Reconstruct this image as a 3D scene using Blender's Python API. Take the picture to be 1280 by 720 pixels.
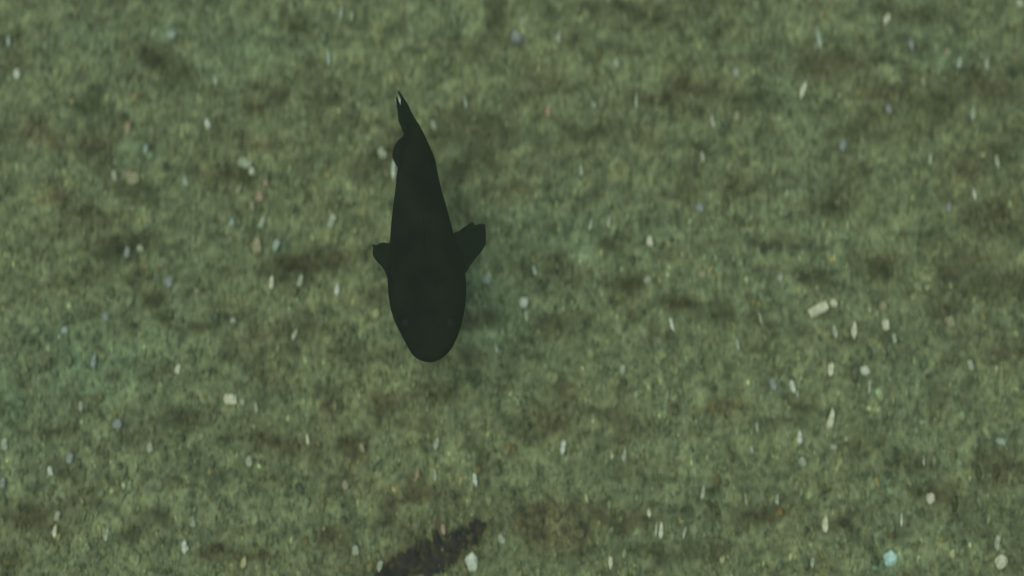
import bpy, math, random
import numpy as np
from mathutils import Vector, Matrix

for o in list(bpy.data.objects):
    bpy.data.objects.remove(o)
R = math.radians
rng = np.random.default_rng(11)
random.seed(5)
C = bpy.context.scene.collection
S = bpy.context.scene

# ------------------------------------------------------------ camera, sky, sun, exposure
TILT = 7.0                       # degrees off straight down
DIST = 1.15                      # metres to the bed along the axis
VIEW_W = 0.90                    # metres of bed across the frame
cam_d = bpy.data.cameras.new('camera')
cam = bpy.data.objects.new('camera', cam_d); C.objects.link(cam)
cam.location = (0, -DIST*math.sin(R(TILT)), DIST*math.cos(R(TILT)))
cam.rotation_euler = (R(TILT), 0, 0)
cam_d.sensor_width = 36; cam_d.lens = 36*DIST/VIEW_W
cam_d.clip_start = 0.01; cam_d.clip_end = 500
cam_d.dof.use_dof = True
cam_d.dof.focus_distance = DIST-0.078
cam_d.dof.aperture_fstop = 0.68
cam_d.dof.aperture_ratio = 1.7
S.camera = cam

world = bpy.data.worlds.new('World'); S.world = world
world.use_nodes = True
wn = world.node_tree.nodes; wl = world.node_tree.links
wn.clear()
SUN_EL, SUN_AZ = 74.0, 165.0      # azimuth = direction the light comes from, ccw from +X
sky = wn.new('ShaderNodeTexSky'); sky.sky_type = 'NISHITA'; sky.sun_disc = False
sky.sun_elevation = R(SUN_EL); sky.sun_rotation = R(90-SUN_AZ)
bg = wn.new('ShaderNodeBackground'); bg.inputs[1].default_value = 0.08
wo = wn.new('ShaderNodeOutputWorld')
wl.new(sky.outputs[0], bg.inputs[0]); wl.new(bg.outputs[0], wo.inputs[0])
sun_d = bpy.data.lights.new('sun', 'SUN'); sun_d.energy = 1.3; sun_d.angle = R(60)
sun_d.color = (1.0, 0.93, 0.80)
sun = bpy.data.objects.new('sun', sun_d); C.objects.link(sun)
sv = Vector((math.cos(R(SUN_EL))*math.cos(R(SUN_AZ)), math.cos(R(SUN_EL))*math.sin(R(SUN_AZ)), math.sin(R(SUN_EL))))
sun.rotation_euler = sv.to_track_quat('Z', 'Y').to_euler()
sun.location = sv*3
S.view_settings.view_transform = 'Standard'; S.view_settings.look = 'None'
S.view_settings.gamma = 1; S.view_settings.use_curve_mapping = False
S.view_settings.exposure = 0.88

# ------------------------------------------------------------ helpers
def tag(o, label=None, cat=None, group=None, kind=None):
    if label: o['label'] = label
    if cat: o['category'] = cat
    if group: o['group'] = group
    if kind: o['kind'] = kind
    return o

def mesh_obj(name, V, F, mat, parent=None, smooth=True):
    me = bpy.data.meshes.new(name)
    me.from_pydata([tuple(v) for v in V], [], [tuple(f) for f in F])
    me.validate(); me.update()
    if smooth:
        me.polygons.foreach_set('use_smooth', [True]*len(me.polygons))
    me.materials.append(mat)
    o = bpy.data.objects.new(name, me); C.objects.link(o)
    if parent: o.parent = parent
    return o

CM = Matrix.Translation(cam.location) @ cam.rotation_euler.to_matrix().to_4x4()
F_PX = 1280*cam_d.lens/36
def at(px, py, z=0.0):
    """the point at height z over the bed that stands at this place of the photograph"""
    d = CM.to_3x3() @ Vector(((px-640)/F_PX, -(py-360)/F_PX, -1))
    o = CM.translation
    t = (z-o.z)/d.z
    return o+d*t
CMi = np.array(CM.inverted())
def to_px(x, y):
    P = np.stack([x, y, np.zeros_like(x), np.ones_like(x)], -1) @ CMi.T
    zz = np.minimum(P[..., 2], -0.05)
    return 640+F_PX*P[..., 0]/-zz, 360-F_PX*P[..., 1]/-zz

def hash2(i, j, seed):
    i = i.astype(np.int64); j = j.astype(np.int64)
    h = (i*374761393+j*668265263+seed*974634777) & 0xffffffff
    h = ((h ^ (h >> 13))*1274126177) & 0xffffffff
    h = ((h ^ (h >> 16))*2246822519) & 0xffffffff
    return ((h ^ (h >> 15)) & 0xffffff)/float(0xffffff)
def vnoise(x, y, scale, seed):
    """value noise in -1..1, feature size = scale"""
    x = x/scale+1000.37; y = y/scale+1000.71
    i = np.floor(x); j = np.floor(y); u = x-i; v = y-j
    u = u*u*(3-2*u); v = v*v*(3-2*v)
    a = hash2(i, j, seed); b = hash2(i+1, j, seed); c = hash2(i, j+1, seed); d = hash2(i+1, j+1, seed)
    return ((a*(1-u)+b*u)*(1-v)+(c*(1-u)+d*u)*v)*2-1

# dark and brown patches of silt lying on the sand, last row painted shade: x, y, half width, half height, turn, dark, brown
PATCH = [(150,312,30,14,10,.95,.4),(380,328,62,14,6,.7,.7),(422,325,18,12,0,.5,1),(350,555,38,12,-8,.5,.9),(235,522,24,14,0,.7,.8),
 (45,648,38,18,10,.55,1),(82,540,14,10,0,.5,.5),(955,645,34,9,5,.6,1),(934,642,10,7,0,.8,.6),(270,215,34,13,-10,.5,.9),
 (605,155,34,13,-5,.6,.6),(735,170,30,9,0,.5,.5),(865,108,34,13,-30,.55,.7),(930,125,26,12,10,.5,.5),(1035,82,38,20,0,.5,.9),
 (1100,117,34,9,0,.5,1),(1165,130,40,24,10,.5,.4),(1080,155,26,20,0,.45,.4),(1210,215,26,18,0,.5,1),(1245,112,28,16,0,.5,.7),
 (1045,245,20,22,0,.6,.5),(1095,336,26,14,0,.6,.6),(1240,268,34,22,0,.6,.7),(1250,362,44,16,5,.65,.7),(1190,335,24,20,30,.45,.7),
 (1020,348,20,12,-40,.55,.4),(1182,385,20,12,0,.5,.7),(205,80,38,13,-25,.6,.5),(112,130,20,14,30,.55,.3),(42,160,16,14,0,.5,.9),
 (72,176,18,12,0,.3,1.2),(110,175,16,14,0,.4,.8),(368,30,20,12,0,.7,.3),(375,100,34,14,0,.4,.3),(400,125,16,10,0,.7,.5),
 (307,222,10,18,20,.8,.3),(160,240,20,8,-20,.6,.6),(172,238,22,12,-30,.55,.5),(690,528,30,20,0,.4,.8),(665,535,24,16,-10,.55,.4),
 (705,492,14,14,0,.5,.9),(605,562,14,8,-30,.6,.3),(700,640,44,14,10,.4,1.2),(750,640,18,16,0,.5,1),(785,650,24,14,0,.5,.9),
 (705,668,36,16,0,.35,1.3),(812,690,30,10,0,.6,.4),(850,375,18,10,0,.55,.9),(690,410,24,14,10,.6,.9),(785,350,26,10,0,.6,.5),
 (768,308,12,8,0,.7,.5),(903,390,12,14,0,.7,.4),(440,558,16,12,0,.6,1.1),(480,505,14,24,20,.5,.6),(600,400,18,10,0,.5,.8),
 (110,348,40,10,10,.5,.3),(195,375,10,10,0,.7,.3),(205,397,8,8,0,.7,.3),(250,405,10,8,0,.6,.5),(165,345,14,10,0,.5,.4),
 (265,692,18,8,0,.4,1.3),(415,672,16,12,0,.6,1),(205,650,12,10,0,.6,.3),(330,180,24,10,0,.3,1),(345,118,12,10,0,.5,1),
 (315,130,10,12,0,.5,1),(560,445,26,10,0,.35,.8),(620,200,28,10,-20,.4,.6),(595,60,20,12,0,.5,.4),(585,215,16,12,0,.5,.7),
 (625,20,12,20,0,.5,.3),(820,20,20,18,0,.45,.3),(1140,15,44,8,0,.6,.5),(1150,60,30,10,0,.2,.3),(460,210,22,12,0,.5,.5),
 (480,190,14,12,0,.5,.4),(545,170,12,18,0,.5,.5),(500,150,14,14,0,.2,.2),(570,215,16,12,0,.5,.6),(840,130,36,10,-15,.5,.5),
 (120,275,30,10,0,.4,.6),(75,245,14,12,0,.3,1.2),(140,300,24,8,0,.5,.7),(905,510,20,10,0,.45,.8),(945,645,24,12,0,.2,.2),
 (1075,560,24,8,0,.4,.4),(1140,580,18,10,0,.6,.7),(1250,585,22,22,0,.35,.8),(1180,620,24,16,0,.4,.8),(1000,500,18,10,0,.4,.8),
 (880,690,30,12,0,.5,.6),(905,685,14,10,0,.3,.9),(300,700,30,12,0,.2,.5),(15,700,20,12,0,.5,.6),(100,625,20,12,0,.45,.7),
 (85,600,14,14,0,.4,.8),(700,645,16,8,0,.2,.4),(560,490,14,18,0,.4,.4),(790,590,20,12,0,.35,.4),(1250,190,20,12,0,.4,.5),
 (930,235,26,14,0,.4,.6),(975,300,22,12,0,.4,.5),(860,240,20,12,0,.45,.5),(720,255,22,12,0,.3,.4),(640,240,30,12,0,.3,.5),
 (430,440,26,12,0,.35,.5),(300,445,24,10,0,.3,.5),(330,600,26,12,0,.3,.4),(520,620,24,12,0,.3,.5),(500,655,30,12,0,.3,.7),
 (520,698,70,26,24,.85,.9),(590,664,24,15,10,.8,.6),(560,688,34,20,20,.8,.9),(575,655,16,9,0,.4,.3),(490,705,30,14,10,.5,1)]  # shade around the bottom-edge hollow, put into the sand colour
# soft green tint of the sand: x, y, half width, half height, strength
TEAL = [(90,440,90,60,.9),(15,500,26,60,.9),(700,290,110,70,.75),(650,390,80,80,.7),(215,44,26,16,1.1),(1250,552,26,14,1),(180,188,24,16,.6),
 (350,305,16,14,1),(1200,70,50,24,.6),(560,20,40,20,.5),(120,60,80,60,.5),(300,60,90,50,.45),(820,290,40,40,.5),(1240,400,40,30,.5),(60,580,60,60,.5),
 (1112,712,14,14,1),(985,490,30,14,.7),(980,90,40,50,.4),(600,140,30,20,.5),(480,420,30,24,.3)]
def patches(px, py):
    wx = px+vnoise(px, py, 22, 71)*6+vnoise(px, py, 8, 73)*4
    wy = py+vnoise(px, py, 22, 72)*4+vnoise(px, py, 8, 74)*3
    dark = np.zeros_like(px); brown = np.zeros_like(px); teal = np.zeros_like(px)
    for (x, y, a, b, t, d, br) in PATCH:
        c, s = math.cos(R(t)), math.sin(R(t))
        dx = wx-x; dy = wy-y
        u = (dx*c-dy*s)/a; v = (dx*s+dy*c)/b
        w = np.exp(-(u*u+v*v)**1.3*.6)
        dark = np.maximum(dark, w*d); brown = np.maximum(brown, w*br)
    for (x, y, a, b, s) in TEAL:
        teal = np.maximum(teal, s*np.exp(-(((wx-x)/a)**2+((wy-y)/b)**2)))
    return dark, brown, teal

def bed_height(x, y):
    px, py = to_px(x, y)
    d, b, t = patches(px, py)
    h = vnoise(x, y, .060, 1)*.0026+vnoise(x, y, .028, 2)*.0022+vnoise(x, y, .013, 3)*.0015+vnoise(x, y, .006, 4)*.0008
    h = h-d*.0050
    far = np.clip((np.hypot(x, y)-2)/20, 0, 1)
    return h+far*vnoise(x, y, 1.7, 8)*.08

BASE = np.array([.194, .240, .108])
def sand_colour(x, y):
    px, py = to_px(x, y)
    d, b, t = patches(px, py)
    ax_ = px+py*.25
    n1 = vnoise(ax_*.6, py, 40, 21); n2 = vnoise(ax_*.55, py, 15, 22); n3 = vnoise(px, py, 150, 23); n4 = vnoise(ax_*.6, py, 26, 24)
    qx = px+vnoise(px, py, 14, 31)*5; qy = py+vnoise(px, py, 14, 32)*5
    st = np.clip(.1+(px/1280)*.5+(py/720)*.6, 0, 1)
    f1 = vnoise(qx, qy*(1-.45*st), 9.5, 33); f2 = vnoise(qx*1.1, qy*(1-.6*st), 5.5, 34); f3 = vnoise(qx, qy, 17, 35)
    col = np.ones(x.shape+(3,))*BASE
    f4 = vnoise(qx*.75, qy, 8, 36); f5 = vnoise(qx*.9, qy*.9, 13, 37)
    col = col*np.exp(f1*.20+f2*.10+f3*.24-np.clip(f4-.25, 0, 1)*.65-np.clip(f5-.3, 0, 1)*.8)[..., None]
    mott = np.clip(-(n1*.55+n2*.8)-.22, 0, 1)
    dk = np.clip(d*1.0+mott*.36, 0, .93)
    col = col*(1-dk[..., None]*np.array([.80, .77, .86]))
    br = np.clip(b*.70+np.clip(n4-.3, 0, 1)*.35+mott*.5, 0, .8)[..., None]
    lum = col.mean(-1, keepdims=True)
    col = col*(1-br)+br*lum*np.array([1.14, 1.05, .46])
    te = np.clip(t*.55+np.clip(n3-.15, 0, 1)*.28, 0, .8)[..., None]
    col = col*(1-te)+te*col*np.array([.80, 1.07, 1.20])
    li = np.clip(n2*.5+n1*.4, 0, 1)[..., None]
    return col*(1+li*.22)

# ------------------------------------------------------------ materials
def new_mat(name):
    m = bpy.data.materials.new(name); m.use_nodes = True
    nt = m.node_tree; b = nt.nodes['Principled BSDF']
    return m, nt, b
def mk_sand(name):
    m, nt, b = new_mat(name)
    N = nt.nodes.new; L = nt.links.new
    at_ = N('ShaderNodeAttribute'); at_.attribute_name = 'tint'
    tc = N('ShaderNodeTexCoord')
    mp = N('ShaderNodeMapping'); mp.inputs['Scale'].default_value = (1, .62, 1)
    no = N('ShaderNodeTexNoise'); no.inputs['Scale'].default_value = 260; no.inputs['Detail'].default_value = 4
    cr = N('ShaderNodeValToRGB')
    cr.color_ramp.elements[0].position = .33; cr.color_ramp.elements[0].color = (.62, .62, .62, 1)
    cr.color_ramp.elements[1].position = .68; cr.color_ramp.elements[1].color = (1.3, 1.3, 1.28, 1)
    mx = N('ShaderNodeMixRGB'); mx.blend_type = 'MULTIPLY'; mx.inputs[0].default_value = 1
    L(tc.outputs['Object'], mp.inputs[0]); L(mp.outputs[0], no.inputs['Vector']); L(no.outputs['Fac'], cr.inputs[0])
    L(at_.outputs['Color'], mx.inputs[1]); L(cr.outputs[0], mx.inputs[2]); L(mx.outputs[0], b.inputs['Base Color'])
    bu = N('ShaderNodeBump'); bu.inputs['Strength'].default_value = .7; bu.inputs['Distance'].default_value = .0012
    L(no.outputs['Fac'], bu.inputs['Height']); L(bu.outputs[0], b.inputs['Normal'])
    b.inputs['Roughness'].default_value = .9; b.inputs['Specular IOR Level'].default_value = .15
    return m
def mk_stone(name, col, rough=.85, var=.35):
    m, nt, b = new_mat(name)
    N = nt.nodes.new; L = nt.links.new
    tc = N('ShaderNodeTexCoord'); no = N('ShaderNodeTexNoise'); no.inputs['Scale'].default_value = 190; no.inputs['Detail'].default_value = 3
    cr = N('ShaderNodeValToRGB')
    a = [c*(1-var) for c in col]; cc = [min(1, c*(1+var*.4)) for c in col]
    cr.color_ramp.elements[0].position = .35; cr.color_ramp.elements[0].color = (*a, 1)
    cr.color_ramp.elements[1].position = .62; cr.color_ramp.elements[1].color = (*cc, 1)
    L(tc.outputs['Object'], no.inputs['Vector']); L(no.outputs['Fac'], cr.inputs[0]); L(cr.outputs[0], b.inputs['Base Color'])
    bu = N('ShaderNodeBump'); bu.inputs['Strength'].default_value = .4; bu.inputs['Distance'].default_value = .0006
    L(no.outputs['Fac'], bu.inputs['Height']); L(bu.outputs[0], b.inputs['Normal'])
    b.inputs['Roughness'].default_value = rough; b.inputs['Specular IOR Level'].default_value = .2
    return m
SAND = mk_sand('olive_sand'); GRAIN = mk_sand('sand_grain')
STONE = {'cream': mk_stone('cream_shell', (.66, .70, .44)), 'pale': mk_stone('pale_green_grey', (.38, .46, .29)),
         'white': mk_stone('off_white', (.60, .70, .50)), 'blue': mk_stone('blue_grey', (.29, .35, .29)),
         'aqua': mk_stone('bright_aqua', (.50, .80, .62)), 'teal': mk_stone('pale_teal', (.36, .48, .34)), 'beige': mk_stone('warm_beige', (.34, .34, .18)),
         'pink': mk_stone('pinkish_brown', (.42, .32, .19))}

# ------------------------------------------------------------ the bed
def axis(half_f, step, far, growth=1.16):
    a = list(np.arange(0, half_f, step)); s = step
    while a[-1] < far:
        s *= growth; a.append(a[-1]+s)
    a = np.array(a); return np.concatenate([-a[:0:-1], a])
ax = axis(.62, .0019, 30); ay = axis(.42, .0019, 30)
X, Y = np.meshgrid(ax, ay)
Z = bed_height(X, Y)
nx, ny = len(ax), len(ay)
V = np.stack([X, Y, Z], -1).reshape(-1, 3)
idx = np.arange(nx*ny).reshape(ny, nx)
Q = np.stack([idx[:-1, :-1], idx[:-1, 1:], idx[1:, 1:], idx[1:, :-1]], -1).reshape(-1, 4)
def fast_mesh(name, V, Q, mat, col, smooth=True):
    k = Q.shape[1]
    me = bpy.data.meshes.new(name)
    me.vertices.add(len(V)); me.vertices.foreach_set('co', V.astype(np.float32).ravel())
    me.loops.add(Q.size); me.loops.foreach_set('vertex_index', Q.astype(np.int32).ravel())
    me.polygons.add(len(Q)); me.polygons.foreach_set('loop_start', np.arange(0, Q.size, k, dtype=np.int32))
    me.polygons.foreach_set('use_smooth', np.full(len(Q), smooth))
    me.update(calc_edges=True)
    ca = me.color_attributes.new('tint', 'FLOAT_COLOR', 'POINT')
    c4 = np.ones((len(V), 4), np.float32); c4[:, :3] = col
    ca.data.foreach_set('color', c4.ravel())
    me.materials.append(mat)
    o = bpy.data.objects.new(name, me); C.objects.link(o); return o
bed = fast_mesh('ground', V, Q, SAND, (sand_colour(X, Y)*.95).reshape(-1, 3))
tag(bed, 'olive green sandy bottom with shallow hollows and brown silt', 'sandy bottom', kind='structure')

# loose coarse grains, nobody could count them
t = (1+5**.5)/2
ico = np.array([(-1,t,0),(1,t,0),(-1,-t,0),(1,-t,0),(0,-1,t),(0,1,t),(0,-1,-t),(0,1,-t),(t,0,-1),(t,0,1),(-t,0,-1),(-t,0,1)], float)
ico /= np.linalg.norm(ico[0])
icf = np.array([(0,11,5),(0,5,1),(0,1,7),(0,7,10),(0,10,11),(1,5,9),(5,11,4),(11,10,2),(10,7,6),(7,1,8),(3,9,4),(3,4,2),(3,2,6),(3,6,8),(3,8,9),(4,9,5),(2,4,11),(6,2,10),(8,6,7),(9,8,1)])
NG = 105000
gx = rng.uniform(-.85, .85, NG); gy = rng.uniform(-.6, .6, NG)
keep = (np.hypot(gx/.85, gy/.6) < rng.uniform(.8, 1.25, NG))
gx = gx[keep]; gy = gy[keep]; NG = len(gx)
sz = np.exp(rng.normal(math.log(.00135), .38, NG)).clip(.0007, .0042)
ppx, ppy = to_px(gx, gy)
streak = np.clip(.25+(ppx/1280)*.4+(ppy/720)*.55, .2, 1.1)
asp = 1+np.abs(rng.normal(0, .8, NG))*streak
ang = rng.normal(0, .28, NG)+np.where(rng.random(NG) < .2, rng.uniform(-1.5, 1.5, NG), 0)
V0 = ico[None]*(1+rng.uniform(-.22, .22, (NG, 12, 1)))
V0 = V0*np.stack([sz, sz*asp, sz*rng.uniform(.3, .6, NG)], -1)[:, None]
ca, sa = np.cos(ang)[:, None], np.sin(ang)[:, None]
tl = rng.normal(0, .3, NG)[:, None]
vx = V0[..., 0]*ca-V0[..., 1]*sa; vy = V0[..., 0]*sa+V0[..., 1]*ca; vz = V0[..., 2]+vx*tl
gz = bed_height(gx, gy)+sz*.12
GV = np.stack([vx+gx[:, None], vy+gy[:, None], vz+gz[:, None]], -1).reshape(-1, 3)
GF = (icf[None]+12*np.arange(NG)[:, None, None]).reshape(-1, 3)
gc = sand_colour(gx, gy)
bright = np.exp(rng.normal(0, .15, NG))
bright = np.where(rng.random(NG) < .03, rng.uniform(1.4, 2.5, NG), bright)
bright = np.where(rng.random(NG) < .06, rng.uniform(.5, .7, NG), bright)
hue = rng.normal(0, 1, NG)
gc = gc*bright[:, None]*(1+hue[:, None]*np.array([.05, 0, -.05]))
br = (rng.random(NG) < .05)[:, None]
gc = np.where(br, gc*np.array([1.15, .92, .75]), gc)
gc = gc.clip(.01, .75)
grains = fast_mesh('sand_grains', GV, GF, GRAIN, np.repeat(gc, 12, 0))
tag(grains, 'coarse olive and grey sand grains covering the bottom', 'sand', kind='stuff')

# ------------------------------------------------------------ pebbles, shell chips and slivers one can point to
def bh(x, y): return float(bed_height(np.array([x]), np.array([y]))[0])
MM = VIEW_W/1280     # metres per photo pixel on the bed
def sub_ico(n):
    Vv = [Vector(v) for v in ico]; Ff = [tuple(f) for f in icf]
    for _ in range(n):
        cache = {}; G = []
        def mid(a, b):
            k = (min(a, b), max(a, b))
            if k not in cache:
                Vv.append(((Vv[a]+Vv[b])/2).normalized()); cache[k] = len(Vv)-1
            return cache[k]
        for a, b, c in Ff:
            d, e, f = mid(a, b), mid(b, c), mid(c, a)
            G += [(a, d, f), (b, e, d), (c, f, e), (d, e, f)]
        Ff = G
    return Vv, Ff
SV, SF = sub_ico(2)
from mathutils import noise as mn
def pebble_mesh(w, h, th, seed, rough=.25):
    V = []; rough *= 1.5
    for v in SV:
        k = 1+rough*mn.noise(v*1.3+Vector((seed*3.1, seed*1.7, 5)))+rough*.4*mn.noise(v*3.5+Vector((seed, 9, seed)))
        V.append((v.x*w*k, v.y*h*k, v.z*th*k))
    return V, SF
def chip_mesh(w, h, th, seed, taper=0.0, n=18):
    """a broken plate of shell: jagged outline, gently domed, real thickness"""
    r = random.Random(seed); V = []; F = []
    out = []
    for k in range(n):
        a = 2*math.pi*k/n
        c, s = math.cos(a), math.sin(a)
        q = 1/max(abs(c), abs(s))*.78 if taper >= 0 else 1.0
        q = min(q, 1.08)/.9*(1+r.uniform(-.03, .03)) if w > 1.8*h else (q+1)/2*(1+r.uniform(-.13, .13))
        x, y = c*q*w, s*q*h
        x *= 1-taper*(y/h)*.6
        out.append((x, y))
    for lev, sc in ((0, 1), (1, 1), (1, .55)):
        for x, y in out:
            dome = (1-sc*sc)*th*.9
            V.append((x*sc, y*sc, (th if lev else 0)+dome))
    V.append((0, 0, th*1.9)); V.append((0, 0, 0))
    for k in range(n):
        j = (k+1) % n
        F += [(k, j, n+j, n+k), (n+k, n+j, 2*n+j, 2*n+k), (2*n+k, 2*n+j, 3*n), (j, k, 3*n+1)]
    return V, F
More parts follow.
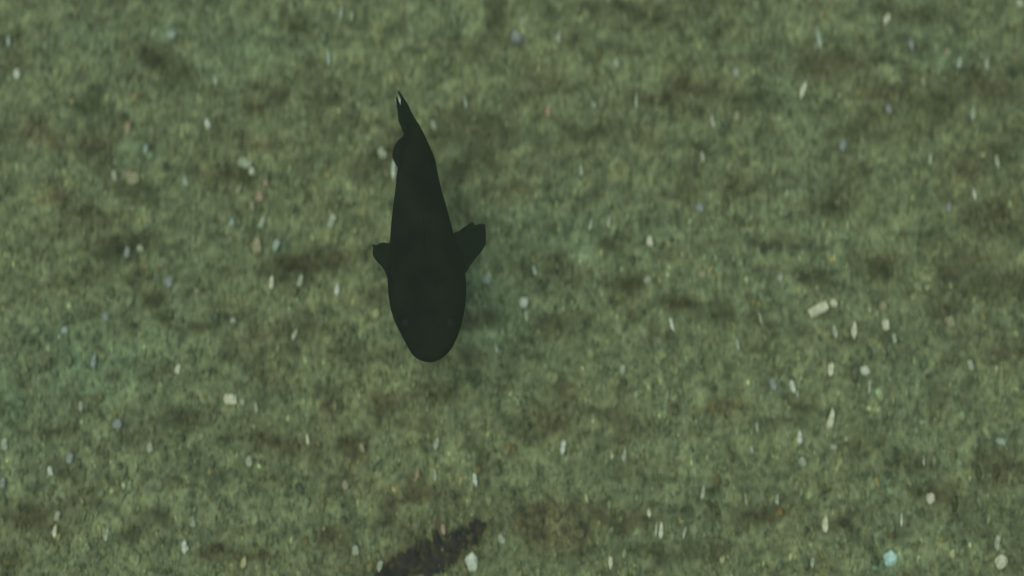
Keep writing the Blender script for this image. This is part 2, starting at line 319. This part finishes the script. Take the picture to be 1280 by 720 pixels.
# x, y, width, height, turn (deg ccw), colour, kind, own label or None; sizes in photo pixels
ITEMS = [
 (1022,387,30,13,29,'cream','chip','long flat cream shell chip slanting up to the right, longest pale piece on the sand'),
 (1041,379,10,10,10,'cream','chip','small square cream chip touching the upper end of the long cream chip'),
 (1112,698,17,18,0,'aqua','pebble','bright pale blue-green round pebble near the bottom edge, right of centre'),
 (1250,702,15,17,-10,'cream','pebble','round cream pebble in the bottom right corner'),
 (1245,678,7,16,0,'pale','sliver','upright pale sliver standing just above the round cream corner pebble'),
 (590,703,15,24,6,'white','pebble','large upright pale pebble at the bottom edge beside the dark clump of the shaded hollow'),
 (288,499,19,14,-8,'cream','chip','flat cream chip lying alone below and left of the fish head'),
 (304,503,8,9,0,'pale','chip','small dim chip at the right end of the lone flat cream chip'),
 (646,48,13,17,10,'blue','pebble','blue-grey oval pebble near the top edge, right of the tail'),
 (655,378,12,13,0,'white','pebble','round pale green pebble right of the fish head in the green-tinted sand'),
 (658,395,5,13,0,'pale','sliver','thin pale sliver hanging below the round pale green pebble'),
 (260,155,8,13,0,'white','pebble','small bright white pebble alone in the upper left quarter'),
 (22,93,9,13,0,'white','pebble','bright white pebble by the upper left edge'),
 (12,52,6,12,0,'teal','sliver','dim teal sliver above the bright pebble of the upper left edge'),
 (166,224,17,16,-20,'beige','shard','pointed beige shell shard with its tip turned down, left of centre'),
 (144,220,8,13,0,'pale','chip','pale chip at the left side of the pointed beige shard'),
 (306,204,20,13,-10,'pale','chip','wide dim grey-green chip above the small hollow left of the tail'),
 (315,215,9,9,-30,'white','pebble','tiny white pebble under the lower right corner of the wide dim chip'),
 (212,353,11,13,0,'blue','pebble','square blue-grey pebble in the middle of the left third'),
 (322,308,12,22,0,'beige','pebble','upright warm beige pebble left of the left pectoral fin'),
 (415,277,10,20,-22,'pale','chip','leaning pale chip above and left of the left pectoral fin'),
 (290,279,8,11,-20,'teal','pebble','small teal pebble above and left of the upright beige pebble'),
 (346,307,8,13,-20,'teal','sliver','dim teal sliver right of the upright beige pebble'),
 (340,354,6,14,-5,'cream','sliver','bright cream sliver under the long brown silt patch'),
 (376,352,7,14,0,'pale','sliver','dim sliver midway between two bright ones under the brown silt'),
 (422,362,6,14,-5,'white','sliver','bright white sliver left of the fish head, nearest to it on that side'),
 (160,316,8,14,0,'blue','chip','blue-grey chip at the right end of the dark hollow on the left'),
 (176,311,10,10,0,'pale','chip','dim pale chip beside the blue-grey chip of the dark hollow'),
 (148,530,11,12,-15,'blue','pebble','blue-grey pebble in the lower left quarter, brightest of the bluish ones there'),
 (232,683,7,14,0,'white','sliver','bright white sliver near the bottom edge of the lower left quarter'),
 (478,192,12,15,35,'pale','chip','dim pale chip just left of the small tail-side fin'),
 (492,214,5,24,2,'white','sliver','thin bright sliver showing along the left flank behind the small fin'),
 (499,127,6,10,15,'white','pebble','tiny white pebble put in for a glint at the notch of the tail fin'),  # added pebble, its white stands in for a glint on the tail
 (594,599,6,15,0,'white','sliver','bright white sliver below the fish head, brightest there'),
 (704,559,6,16,-5,'white','sliver','bright white sliver below right of the fish head'),
 (812,301,8,14,0,'cream','pebble','small cream pebble level with the right pectoral fin, alone on its right'),
 (839,405,5,16,0,'white','sliver','very thin white sliver beside the narrow gap right of centre'),
 (726,213,5,15,0,'pale','sliver','pale upright sliver right of the tail half of the fish'),
 (878,197,6,13,0,'pale','sliver','pale sliver above centre, the farthest right of the two at that height'),
 (1003,114,6,22,-20,'cream','sliver','long cream sliver leaning right in the upper right quarter'),
 (1138,57,7,13,5,'blue','sliver','bright bluish sliver near the top edge of the upper right quarter'),
 (1198,80,6,14,0,'teal','sliver','pale teal sliver, left one of a pair in the upper right corner'),
 (1232,81,7,12,0,'pale','sliver','pale green sliver, right one of a pair in the upper right corner'),
 (1053,183,10,15,-20,'blue','pebble','blue-grey pebble with a pale lower end in the upper right quarter'),
 (1080,463,13,12,10,'white','chip','bright angular chip, brightest one below the long cream chip'),
 (1038,462,7,16,0,'cream','sliver','cream sliver left of the bright angular chip'),
 (1107,406,9,14,0,'cream','pebble','round cream pebble right of and below the long cream chip'),
 (1067,413,7,18,-5,'cream','sliver','cream sliver between the long cream chip and the round cream pebble'),
 (1117,423,6,12,0,'pale','sliver','pale sliver touching the lower right of the round cream pebble'),
 (966,480,8,16,5,'blue','pebble','bright bluish pebble, left end of a small cluster'),
 (990,483,6,14,10,'white','sliver','white sliver in the middle of the small bluish cluster'),
 (996,493,5,9,10,'pale','chip','small pale chip at the lower right of the bluish cluster'),
 (1038,524,7,24,-12,'cream','sliver','long cream sliver leaning right below the bright angular chip'),
 (999,547,6,18,0,'white','sliver','bright upright sliver left of the long leaning cream one'),
 (1003,577,9,11,20,'pale','pebble','round pale pebble right under the bright upright sliver'),
 (1031,655,8,19,0,'cream','pebble','oval cream pebble above and left of the blue-green round one'),
 (1126,650,3,14,0,'white','sliver','hair-thin white sliver above the blue-green round pebble'),
 (1162,623,11,12,0,'cream','pebble','round cream pebble in the lower right quarter by brown silt'),
 (975,348,8,10,0,'pale','pebble', None),(1127,315,7,7,0,'beige','pebble',None),(1185,260,6,12,0,'blue','sliver',None),
 (1217,243,4,12,0,'white','sliver',None),(1187,402,12,14,0,'beige','pebble',None),(1212,457,8,14,0,'pale','chip',None),
 (1103,383,10,12,0,'beige','chip',None),(1043,415,5,14,0,'pale','sliver',None),(1086,484,4,18,0,'pale','sliver',None),
 (950,398,4,14,8,'pale','sliver',None),(946,534,4,11,0,'pale','sliver',None),(939,562,6,10,10,'pale','chip',None),
 (1154,576,3,12,0,'pale','sliver',None),(1250,552,14,9,0,'teal','chip',None),(932,624,4,14,8,'beige','sliver',None),
 (1041,559,10,8,0,'pale','chip',None),(878,616,5,16,0,'pale','sliver',None),(855,666,4,12,0,'pale','sliver',None),
 (971,624,5,12,0,'pale','sliver',None),(1015,702,5,12,0,'pale','sliver',None),(826,663,5,20,-4,'cream','sliver',None),
 (820,662,4,14,0,'pale','sliver',None),(811,641,5,10,10,'cream','sliver',None),(763,703,5,14,0,'cream','sliver',None),
 (795,493,5,8,0,'pale','pebble',None),(780,569,6,14,0,'pale','sliver',None),(546,554,6,14,0,'pale','sliver',None),
 (522,592,4,13,0,'pink','sliver',None),(627,673,9,12,0,'pale','pebble',None),(554,661,6,12,0,'pink','sliver',None),
 (475,707,6,14,-12,'pale','sliver',None),(453,560,7,12,0,'beige','chip',None),(432,606,8,12,0,'beige','pebble',None),
 (445,688,9,12,0,'pale','chip',None),(544,594,4,12,0,'pale','sliver',None),
 (102,508,6,12,0,'pale','pebble',None),(88,573,10,12,0,'blue','pebble',None),(64,589,7,12,0,'white','chip',None),
 (312,576,9,13,0,'pale','pebble',None),(5,604,6,13,0,'blue','sliver',None),(70,664,5,15,0,'cream','sliver',None),
 (73,645,8,12,0,'pale','chip',None),(7,556,9,16,0,'pale','chip',None),(188,559,8,12,0,'pale','pebble',None),
 (134,668,5,15,0,'pale','sliver',None),(242,655,8,8,0,'pale','pebble',None),(385,549,4,12,0,'cream','sliver',None),
 (321,510,5,12,0,'pale','sliver',None),(223,462,7,11,0,'cream','pebble',None),(118,452,6,16,-5,'blue','sliver',None),
 (133,396,9,10,0,'blue','pebble',None),(82,413,10,10,0,'teal','chip',None),(292,401,9,8,0,'pale','chip',None),
 (369,418,5,14,-25,'pale','sliver',None),(247,364,8,7,0,'beige','pebble',None),(270,101,6,12,0,'pale','sliver',None),
 (411,74,5,16,0,'teal','sliver',None),(427,18,5,16,0,'teal','sliver',None),(440,20,5,11,0,'pale','sliver',None),(215,44,14,10,10,'teal','pebble',None),
 (183,188,6,10,0,'teal','sliver',None),(161,160,9,11,0,'pink','chip',None),(232,228,7,11,0,'teal','pebble',None),
 (325,246,9,14,0,'pink','pebble',None),(333,230,9,8,20,'pink','chip',None),(299,238,8,11,-30,'beige','chip',None),(316,258,6,12,10,'beige','sliver',None),(328,279,8,14,-20,'pale','chip',None),(698,48,7,12,0,'pale','pebble',None),(653,27,8,10,0,'pale','chip',None),
 (795,128,4,16,0,'pale','sliver',None),(685,140,8,11,0,'pink','pebble',None),(770,80,10,14,0,'pale','pebble',None),
 (742,132,7,9,30,'pale','sliver',None),(920,92,9,12,0,'pale','pebble',None),(920,147,10,12,0,'beige','chip',None),
 (890,153,6,15,0,'pale','sliver',None),(1107,25,8,14,-25,'cream','sliver',None),(1023,50,6,22,5,'teal','sliver',None),
 (1110,137,8,11,0,'blue','pebble',None),(1153,103,7,12,10,'beige','chip',None),(1215,143,6,18,-8,'pale','sliver',None),
 (1162,200,5,13,0,'pale','sliver',None),(1245,202,5,15,0,'pale','sliver',None),(1183,66,10,11,0,'beige','chip',None),
 (1274,4,12,7,0,'cream','pebble',None),(542,157,8,13,0,'pale','pebble',None),(582,129,4,14,0,'teal','sliver',None),
 (738,282,5,12,-10,'pale','sliver',None),(761,277,5,13,-8,'pale','sliver',None),(874,260,11,11,0,'blue','pebble',None),
 (877,343,11,11,-20,'beige','chip',None),(809,350,9,10,-30,'pale','chip',None),(668,338,5,11,0,'teal','sliver',None),
 (922,432,5,13,10,'pale','sliver',None),(778,462,8,13,0,'pale','chip',None),(608,350,13,11,0,'teal','chip',None),
 (620,435,4,10,0,'teal','sliver',None)]
NAMES = {'pebble': ('pebble', 'pebble', 'pale pebbles scattered over the sand'), 'chip': ('shell_chip', 'shell chip', 'shell chips scattered over the sand'),
         'shard': ('shell_chip', 'shell chip', 'shell chips scattered over the sand'), 'sliver': ('shell_sliver', 'shell sliver', 'shell slivers scattered over the sand')}
CW = {'cream': 'cream', 'pale': 'pale grey-green', 'white': 'white', 'blue': 'blue-grey', 'teal': 'teal', 'beige': 'beige', 'pink': 'pinkish brown'}
ANCH = [(538,452,'the fish snout'),(497,114,'the tail fin tip'),(606,290,'the right pectoral fin'),(466,306,'the left pectoral fin'),
 (1022,387,'the long cream chip'),(1112,698,'the bright blue-green pebble'),(1250,702,'the round cream corner pebble'),(590,703,'the large pale bottom-edge pebble'),
 (288,499,'the lone flat cream chip'),(646,48,'the blue-grey oval top-edge pebble'),(655,378,'the pale green pebble beside the fish'),(260,155,'the lone bright upper-left pebble'),
 (22,93,'the bright white left-edge pebble'),(166,224,'the pointed beige shard'),(212,353,'the square blue-grey pebble'),(322,308,'the upright beige pebble'),
 (232,683,'the bright lower-left sliver'),(148,530,'the bright lower-left bluish pebble'),(704,559,'the bright sliver below the fish'),(812,301,'the small cream pebble of mid-frame'),
 (1003,114,'the long leaning upper-right sliver'),(1138,57,'the bluish top-edge sliver'),(1232,81,'the upper-right corner pair'),(1053,183,'the two-tone upper-right pebble'),
 (1080,463,'the bright angular chip'),(1162,623,'the round lower-right pebble'),(878,197,'the pale sliver above centre'),(839,405,'the thinnest mid-frame sliver')]
used = set(i[7] for i in ITEMS if i[7])
def auto_label(px, py, w, h, col, kind):
    best = sorted(((px-a)**2+(py-b)**2, nm, px-a, py-b) for a, b, nm in ANCH)
    shape = {'pebble': 'upright oval' if h > w*1.25 else 'rounded', 'chip': 'flat', 'sliver': 'thin', 'shard': 'pointed'}[kind]
    for d2, nm, dx, dy in best[:8]:
        d = math.sqrt(d2); s = 'close ' if d < 45 else ('' if d < 110 else 'well ')
        ang = math.degrees(math.atan2(-dy, dx)) % 360
        dr = ['right of', 'above and right of', 'above', 'above and left of', 'left of', 'below and left of', 'below', 'below and right of'][int((ang+22.5)//45) % 8]
        for lab in ('%s %s %s %s%s %s' % (shape, CW[col], NAMES[kind][1].split()[-1], s, dr, nm),):
            if lab not in used:
                used.add(lab); return lab
    raise RuntimeError('no label')
for n, (px, py, w, h, tn, col, kind, lab) in enumerate(ITEMS):
    p = at(px, py, 0); z = bh(p.x, p.y); p = at(px, py, z)
    hw, hh = w*MM/2, h*MM/2
    if kind == 'pebble':
        Vm, Fm = pebble_mesh(hw, hh, min(hw, hh)*.75, n+1); zo = min(hw, hh)*.45
    elif kind == 'sliver':
        Vm, Fm = pebble_mesh(hw, hh*1.05, hw*.7, n+1, .32); zo = hw*.55+.0012
    elif kind == 'shard':
        Vm, Fm = chip_mesh(hw, hh, .0016, n+1, -.7); zo = .0016
    else:
        Vm, Fm = chip_mesh(hw, hh, .0016, n+1); zo = .0014
    nm, cat, grp = NAMES[kind]
    o = mesh_obj(nm, Vm, Fm, STONE[col], smooth=kind in ('pebble', 'sliver'))
    o.location = (p.x, p.y, z+zo)
    r = random.Random(n)
    o.rotation_euler = (r.uniform(-.12, .12), r.uniform(-.12, .12), R(tn if tn else r.uniform(-13, 13)))
    tag(o, lab or auto_label(px, py, w, h, col, kind), cat, grp)

# ------------------------------------------------------------ dark clump painting a shaded hollow at the bottom edge
m, nt, b = new_mat('hollow_shade')
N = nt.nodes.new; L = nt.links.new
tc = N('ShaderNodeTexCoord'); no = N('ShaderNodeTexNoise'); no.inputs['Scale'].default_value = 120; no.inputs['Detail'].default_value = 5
cr = N('ShaderNodeValToRGB'); cr.color_ramp.elements[0].color = (.006, .006, .004, 1); cr.color_ramp.elements[1].color = (.040, .022, .010, 1)  # near-black tones carry the shade of the hollow
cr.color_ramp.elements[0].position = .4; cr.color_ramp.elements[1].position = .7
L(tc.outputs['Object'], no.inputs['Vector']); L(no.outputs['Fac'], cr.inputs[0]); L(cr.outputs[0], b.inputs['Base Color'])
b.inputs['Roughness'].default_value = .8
HOLLOW_SHADE = m
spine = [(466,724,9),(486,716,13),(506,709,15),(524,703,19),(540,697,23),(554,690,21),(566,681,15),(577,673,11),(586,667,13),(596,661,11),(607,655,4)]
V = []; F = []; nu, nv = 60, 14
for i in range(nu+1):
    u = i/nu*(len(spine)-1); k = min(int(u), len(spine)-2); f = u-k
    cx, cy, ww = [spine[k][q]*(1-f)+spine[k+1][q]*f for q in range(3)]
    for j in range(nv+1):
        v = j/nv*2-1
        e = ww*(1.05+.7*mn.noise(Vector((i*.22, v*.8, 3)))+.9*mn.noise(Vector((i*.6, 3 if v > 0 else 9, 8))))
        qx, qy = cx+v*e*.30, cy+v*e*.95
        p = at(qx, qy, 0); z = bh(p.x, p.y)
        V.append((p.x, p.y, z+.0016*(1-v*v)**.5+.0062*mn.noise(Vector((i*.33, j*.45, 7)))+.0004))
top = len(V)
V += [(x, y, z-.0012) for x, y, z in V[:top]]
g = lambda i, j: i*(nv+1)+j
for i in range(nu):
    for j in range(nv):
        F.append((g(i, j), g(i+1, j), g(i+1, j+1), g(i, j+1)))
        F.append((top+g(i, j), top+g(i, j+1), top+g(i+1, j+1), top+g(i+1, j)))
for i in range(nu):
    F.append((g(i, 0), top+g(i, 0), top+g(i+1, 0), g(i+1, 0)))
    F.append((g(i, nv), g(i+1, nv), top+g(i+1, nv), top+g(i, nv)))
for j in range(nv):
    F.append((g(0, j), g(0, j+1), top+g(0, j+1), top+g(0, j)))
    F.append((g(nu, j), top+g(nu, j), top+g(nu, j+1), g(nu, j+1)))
shade_clump = mesh_obj('shaded_hollow', V, F, HOLLOW_SHADE)
tag(shade_clump, 'dark clump painted as a shaded hollow, slanting across the bottom edge below the fish', 'leaf scrap')

# ------------------------------------------------------------ the fish
def mk_fish(name, c0, c1, rough, trans=0.0):
    m, nt, b = new_mat(name)
    N = nt.nodes.new; L = nt.links.new
    tc = N('ShaderNodeTexCoord'); no = N('ShaderNodeTexNoise'); no.inputs['Scale'].default_value = 45; no.inputs['Detail'].default_value = 5
    cr = N('ShaderNodeValToRGB'); cr.color_ramp.elements[0].color = (*c0, 1); cr.color_ramp.elements[1].color = (*c1, 1)
    cr.color_ramp.elements[0].position = .4; cr.color_ramp.elements[1].position = .66
    L(tc.outputs['Object'], no.inputs['Vector']); L(no.outputs['Fac'], cr.inputs[0]); L(cr.outputs[0], b.inputs['Base Color'])
    vo = N('ShaderNodeTexVoronoi'); vo.inputs['Scale'].default_value = 420
    L(tc.outputs['Object'], vo.inputs['Vector'])
    bu = N('ShaderNodeBump'); bu.inputs['Strength'].default_value = .25; bu.inputs['Distance'].default_value = .0004
    L(vo.outputs['Distance'], bu.inputs['Height']); L(bu.outputs[0], b.inputs['Normal'])
    b.inputs['Roughness'].default_value = rough; b.inputs['Specular IOR Level'].default_value = .04
    b.inputs['Transmission Weight'].default_value = 0
    return m
SKIN = mk_fish('dark_skin', (.002, .003, .002), (.0085, .010, .005), .9)
FIN = mk_fish('dark_fin', (.005, .008, .003), (.009, .013, .005), .9)
EYE, _, eb = new_mat('eye_black'); eb.inputs['Base Color'].default_value = (.006, .006, .006, 1); eb.inputs['Roughness'].default_value = .6; eb.inputs['Specular IOR Level'].default_value = .1
ZF = .085
fish = bpy.data.objects.new('fish', None); C.objects.link(fish)
o0 = at(534, 330, ZF); fish.location = o0
tag(fish, 'dark green-black fish seen from above, head down, tail curving up to the left', 'fish')
def loc(px, py, z=ZF):
    return at(px, py, z)-Vector(o0)
OUT = [(156,505.5,523.5),(165,505,529),(180,502.5,536),(197,499,543.5),(221,495.8,548),(240,494,552.5),(258,491.5,558),(275,489.5,562.5),
 (290,488.3,566.5),(304,487,571),(320,485,577),(345,484,582),(368,485.2,583.3),(388,488.6,580.6),(405,494.5,577.2),(420,502.5,572.5),
 (435,509.6,565.5),(444,515.2,558.4),(449,521,551),(452,530,544.5),(452.8,537,538)]
oy = np.array([a[0] for a in OUT], float); ol = np.array([a[1] for a in OUT]); orr = np.array([a[2] for a in OUT])
# dense and gently smoothed
yy = np.concatenate([np.linspace(156, 440, 66), 440+12.8*np.sin(np.linspace(0.08, 1, 14)*math.pi/2)])
def smooth_interp(q, ys, vs):
    out = np.zeros_like(q)
    for w, d in ((.4, 0), (.15, -4), (.15, 4), (.15, -2), (.15, 2)):
        out += w*np.interp(np.clip(q+d*np.minimum(1, (452.8-q)/14).clip(0, 1), 156, 452.8), ys, vs)
    return out
Lx = smooth_interp(yy, oy, ol); Rx = smooth_interp(yy, oy, orr)
V = []; F = []; ns = 36
NST = len(yy)
prof_y = [156, 180, 221, 275, 320, 368, 405, 430, 445, 452.8]
top_h = np.interp(yy, prof_y, [.0095, .0120, .0165, .0215, .0235, .0235, .0205, .0160, .0100, .0020])
bot_h = np.interp(yy, prof_y, [.0095, .0120, .0160, .0200, .0205, .0195, .0165, .0125, .0080, .0015])
for i in range(NST):
    a = loc(Lx[i], yy[i]); b_ = loc(Rx[i], yy[i]); c = (a+b_)/2; hw = (b_-a).length/2
    for k in range(ns):
        th = 2*math.pi*k/ns; cs, sn = math.cos(th), math.sin(th)
        ex = .86
        x = math.copysign(abs(cs)**ex, cs)*hw
        z = math.copysign(abs(sn)**(1.0), sn)*(top_h[i] if sn > 0 else bot_h[i])
        yv = yy[i]
        q = math.exp(-((yv-345-14*abs(cs))/5)**2)*max(0, abs(cs)-.2)      # gill cover edge
        x *= 1-.0*q; z -= math.copysign(.0016*q, sn)
        q2 = math.exp(-((sn-.9)/.22)**2)*math.exp(-((yv-360)/60)**2)      # shallow groove along the nape
        z -= .0012*q2
        q3 = math.exp(-((sn-.05)/.16)**2)*(1/(1+math.exp(-(yv-432)/3)))   # mouth line
        y_ = c.y+.0022*q3
        V.append((c.x+x, y_, c.z+z))
for i in range(NST-1):
    for k in range(ns):
        j = (k+1) % ns
        F.append((i*ns+k, i*ns+j, (i+1)*ns+j, (i+1)*ns+k))
F.append(tuple(range(ns-1, -1, -1))); F.append(tuple((NST-1)*ns+k for k in range(ns)))
body = mesh_obj('body', V, F, SKIN, fish)

def poly_at(pts, u):
    """point on a polyline of (x, y, z) at 0..1 by index"""
    q = u*(len(pts)-1); k = min(int(q), len(pts)-2); f = q-k
    return [pts[k][c]*(1-f)+pts[k+1][c]*f for c in range(3)]
def fin(name, root, tips, nr, mat, th=.0013, ns=12, rib=.0005, bow=0.0):
    """a ribbed fin: nr rays from the root line to the tip line, with real thickness"""
    top = []
    for i in range(nr+1):
        u = i/nr
        r = poly_at(root, u); tp = poly_at(tips, u)
        for j in range(ns+1):
            v = j/ns
            p = loc(r[0]*(1-v)+tp[0]*v, r[1]*(1-v)+tp[1]*v, r[2]*(1-v)+tp[2]*v+bow*math.sin(v*math.pi))
            top.append(p)
    Vt = []; Vb = []
    W = ns+1
    for i in range(nr+1):
        for j in range(W):
            a = top[max(i-1, 0)*W+j]; b_ = top[min(i+1, nr)*W+j]; c = top[i*W+max(j-1, 0)]; d = top[i*W+min(j+1, ns)]
            n = (b_-a).cross(d-c)
            n = n.normalized() if n.length > 1e-12 else Vector((0, 0, 1))
            v = j/ns
            t_ = th*(1-.7*v)*.5+rib*(1 if i % 2 == 0 else 0)*(1-.5*v)
            Vt.append(top[i*W+j]+n*t_); Vb.append(top[i*W+j]-n*t_)
    V = Vt+Vb; n0 = len(Vt); F = []
    g = lambda i, j: i*W+j
    for i in range(nr):
        for j in range(ns):
            F.append((g(i, j), g(i+1, j), g(i+1, j+1), g(i, j+1)))
            F.append((n0+g(i, j), n0+g(i, j+1), n0+g(i+1, j+1), n0+g(i+1, j)))
        F.append((g(i, 0), n0+g(i, 0), n0+g(i+1, 0), g(i+1, 0)))
        F.append((g(i, ns), g(i+1, ns), n0+g(i+1, ns), n0+g(i, ns)))
    for j in range(ns):
        F.append((g(0, j), g(0, j+1), n0+g(0, j+1), n0+g(0, j)))
        F.append((g(nr, j), n0+g(nr, j), n0+g(nr, j+1), g(nr, j+1)))
    return mesh_obj(name, V, F, mat, fish)
z = ZF
fr = fin('pectoral_fin', [(562,294,z-.002),(568,310,z-.003),(572,326,z-.004),(576,345,z-.004)],
    [(581,288.5,z+.001),(588,279.5,z+.002),(590.5,277.5,z+.002),(594,281.5,z+.002),(598,280.5,z+.002),(602,279.8,z+.001),(606.3,280.5,z),
     (607.3,293,z-.003),(607.2,305,z-.006),(602,313.5,z-.007),(597,320,z-.007),(593,324.5,z-.007),(588,331.5,z-.006),(583,340,z-.005)], 26, FIN, .0022)
fl = fin('pectoral_fin', [(494,302,z-.004),(492,316,z-.005),(490,332,z-.005),(488,349,z-.005)],
    [(485,305.5,z-.006),(478,303.8,z-.008),(474,304.2,z-.010),(470.5,307,z-.012),(465.6,305.2,z-.014),(467,310,z-.014),(465.8,316,z-.014),(467.5,322,z-.013),
     (473,329,z-.011),(477,333,z-.009),(480.5,337.5,z-.007),(483.8,346,z-.005)], 24, FIN, .0022)
an = fin('anal_fin', [(512,170,z-.002),(508,185,z-.004),(503,207,z-.004)],
    [(504.5,169.5,z-.004),(499,174,z-.008),(494.3,180,z-.012),(491.5,188,z-.014),(490.8,197,z-.013),(493.5,203,z-.010),(496.5,209,z-.006)], 20, FIN, .0018)
tf = fin('tail_fin', [(525,161,z+.008),(518,163,z+.003),(511,164,z-.003),(505,166,z-.008)],
    [(518,147,z+.012),(513.5,140,z+.014),(508.5,129,z+.017),(502,119,z+.019),(498,113.6,z+.020),(501.5,122,z+.014),(501.3,133,z+.006),(498.8,132,z+.003),
     (495.6,120.5,z+.002),(496,128,z-.002),(497.4,138,z-.008),(498.4,150,z-.013),(503,157,z-.012)], 48, FIN, .0022, 14, .0004)
# low dorsal fin on the back, seen edge-on from above
df = fin('dorsal_fin', [(531,322,z+.020),(529,290,z+.018),(527,255,z+.015),(524,215,z+.012)],
    [(530.6,314,z+.0235),(528.6,285,z+.0235),(525.5,252,z+.020),(521.5,207,z+.014)], 22, SKIN, .003)
# eyes high on the sides of the broad head
for px_, sgn in ((508, -1), (563, 1)):
    c = loc(px_, 404, z+.0135)
    Vm = [(c.x+v.x*.0042, c.y+v.y*.0048, c.z+v.z*.0036) for v in SV]
    mesh_obj('eye', Vm, SF, EYE, fish)

# ------------------------------------------------------------ the murky green water
hv = .22
m = bpy.data.materials.new('murky_water'); m.use_nodes = True; nt = m.node_tree; nt.nodes.clear()
pv = nt.nodes.new('ShaderNodeVolumePrincipled'); out = nt.nodes.new('ShaderNodeOutputMaterial')
pv.inputs['Color'].default_value = (.42, .56, .33, 1); pv.inputs['Density'].default_value = hv; pv.inputs['Anisotropy'].default_value = .3
nt.links.new(pv.outputs[0], out.inputs['Volume'])
ztop = cam.location.z+.12
hx = 34
V = [(sx*hx, sy*hx, zz) for zz in (-1.3, ztop) for sx, sy in ((-1, -1), (1, -1), (1, 1), (-1, 1))]
F = [(3, 2, 1, 0), (4, 5, 6, 7), (0, 1, 5, 4), (1, 2, 6, 5), (2, 3, 7, 6), (3, 0, 4, 7)]
hz = mesh_obj('haze', V, F, m, smooth=False)
tag(hz, 'dim green murk of the water all around', 'murky water', kind='stuff')
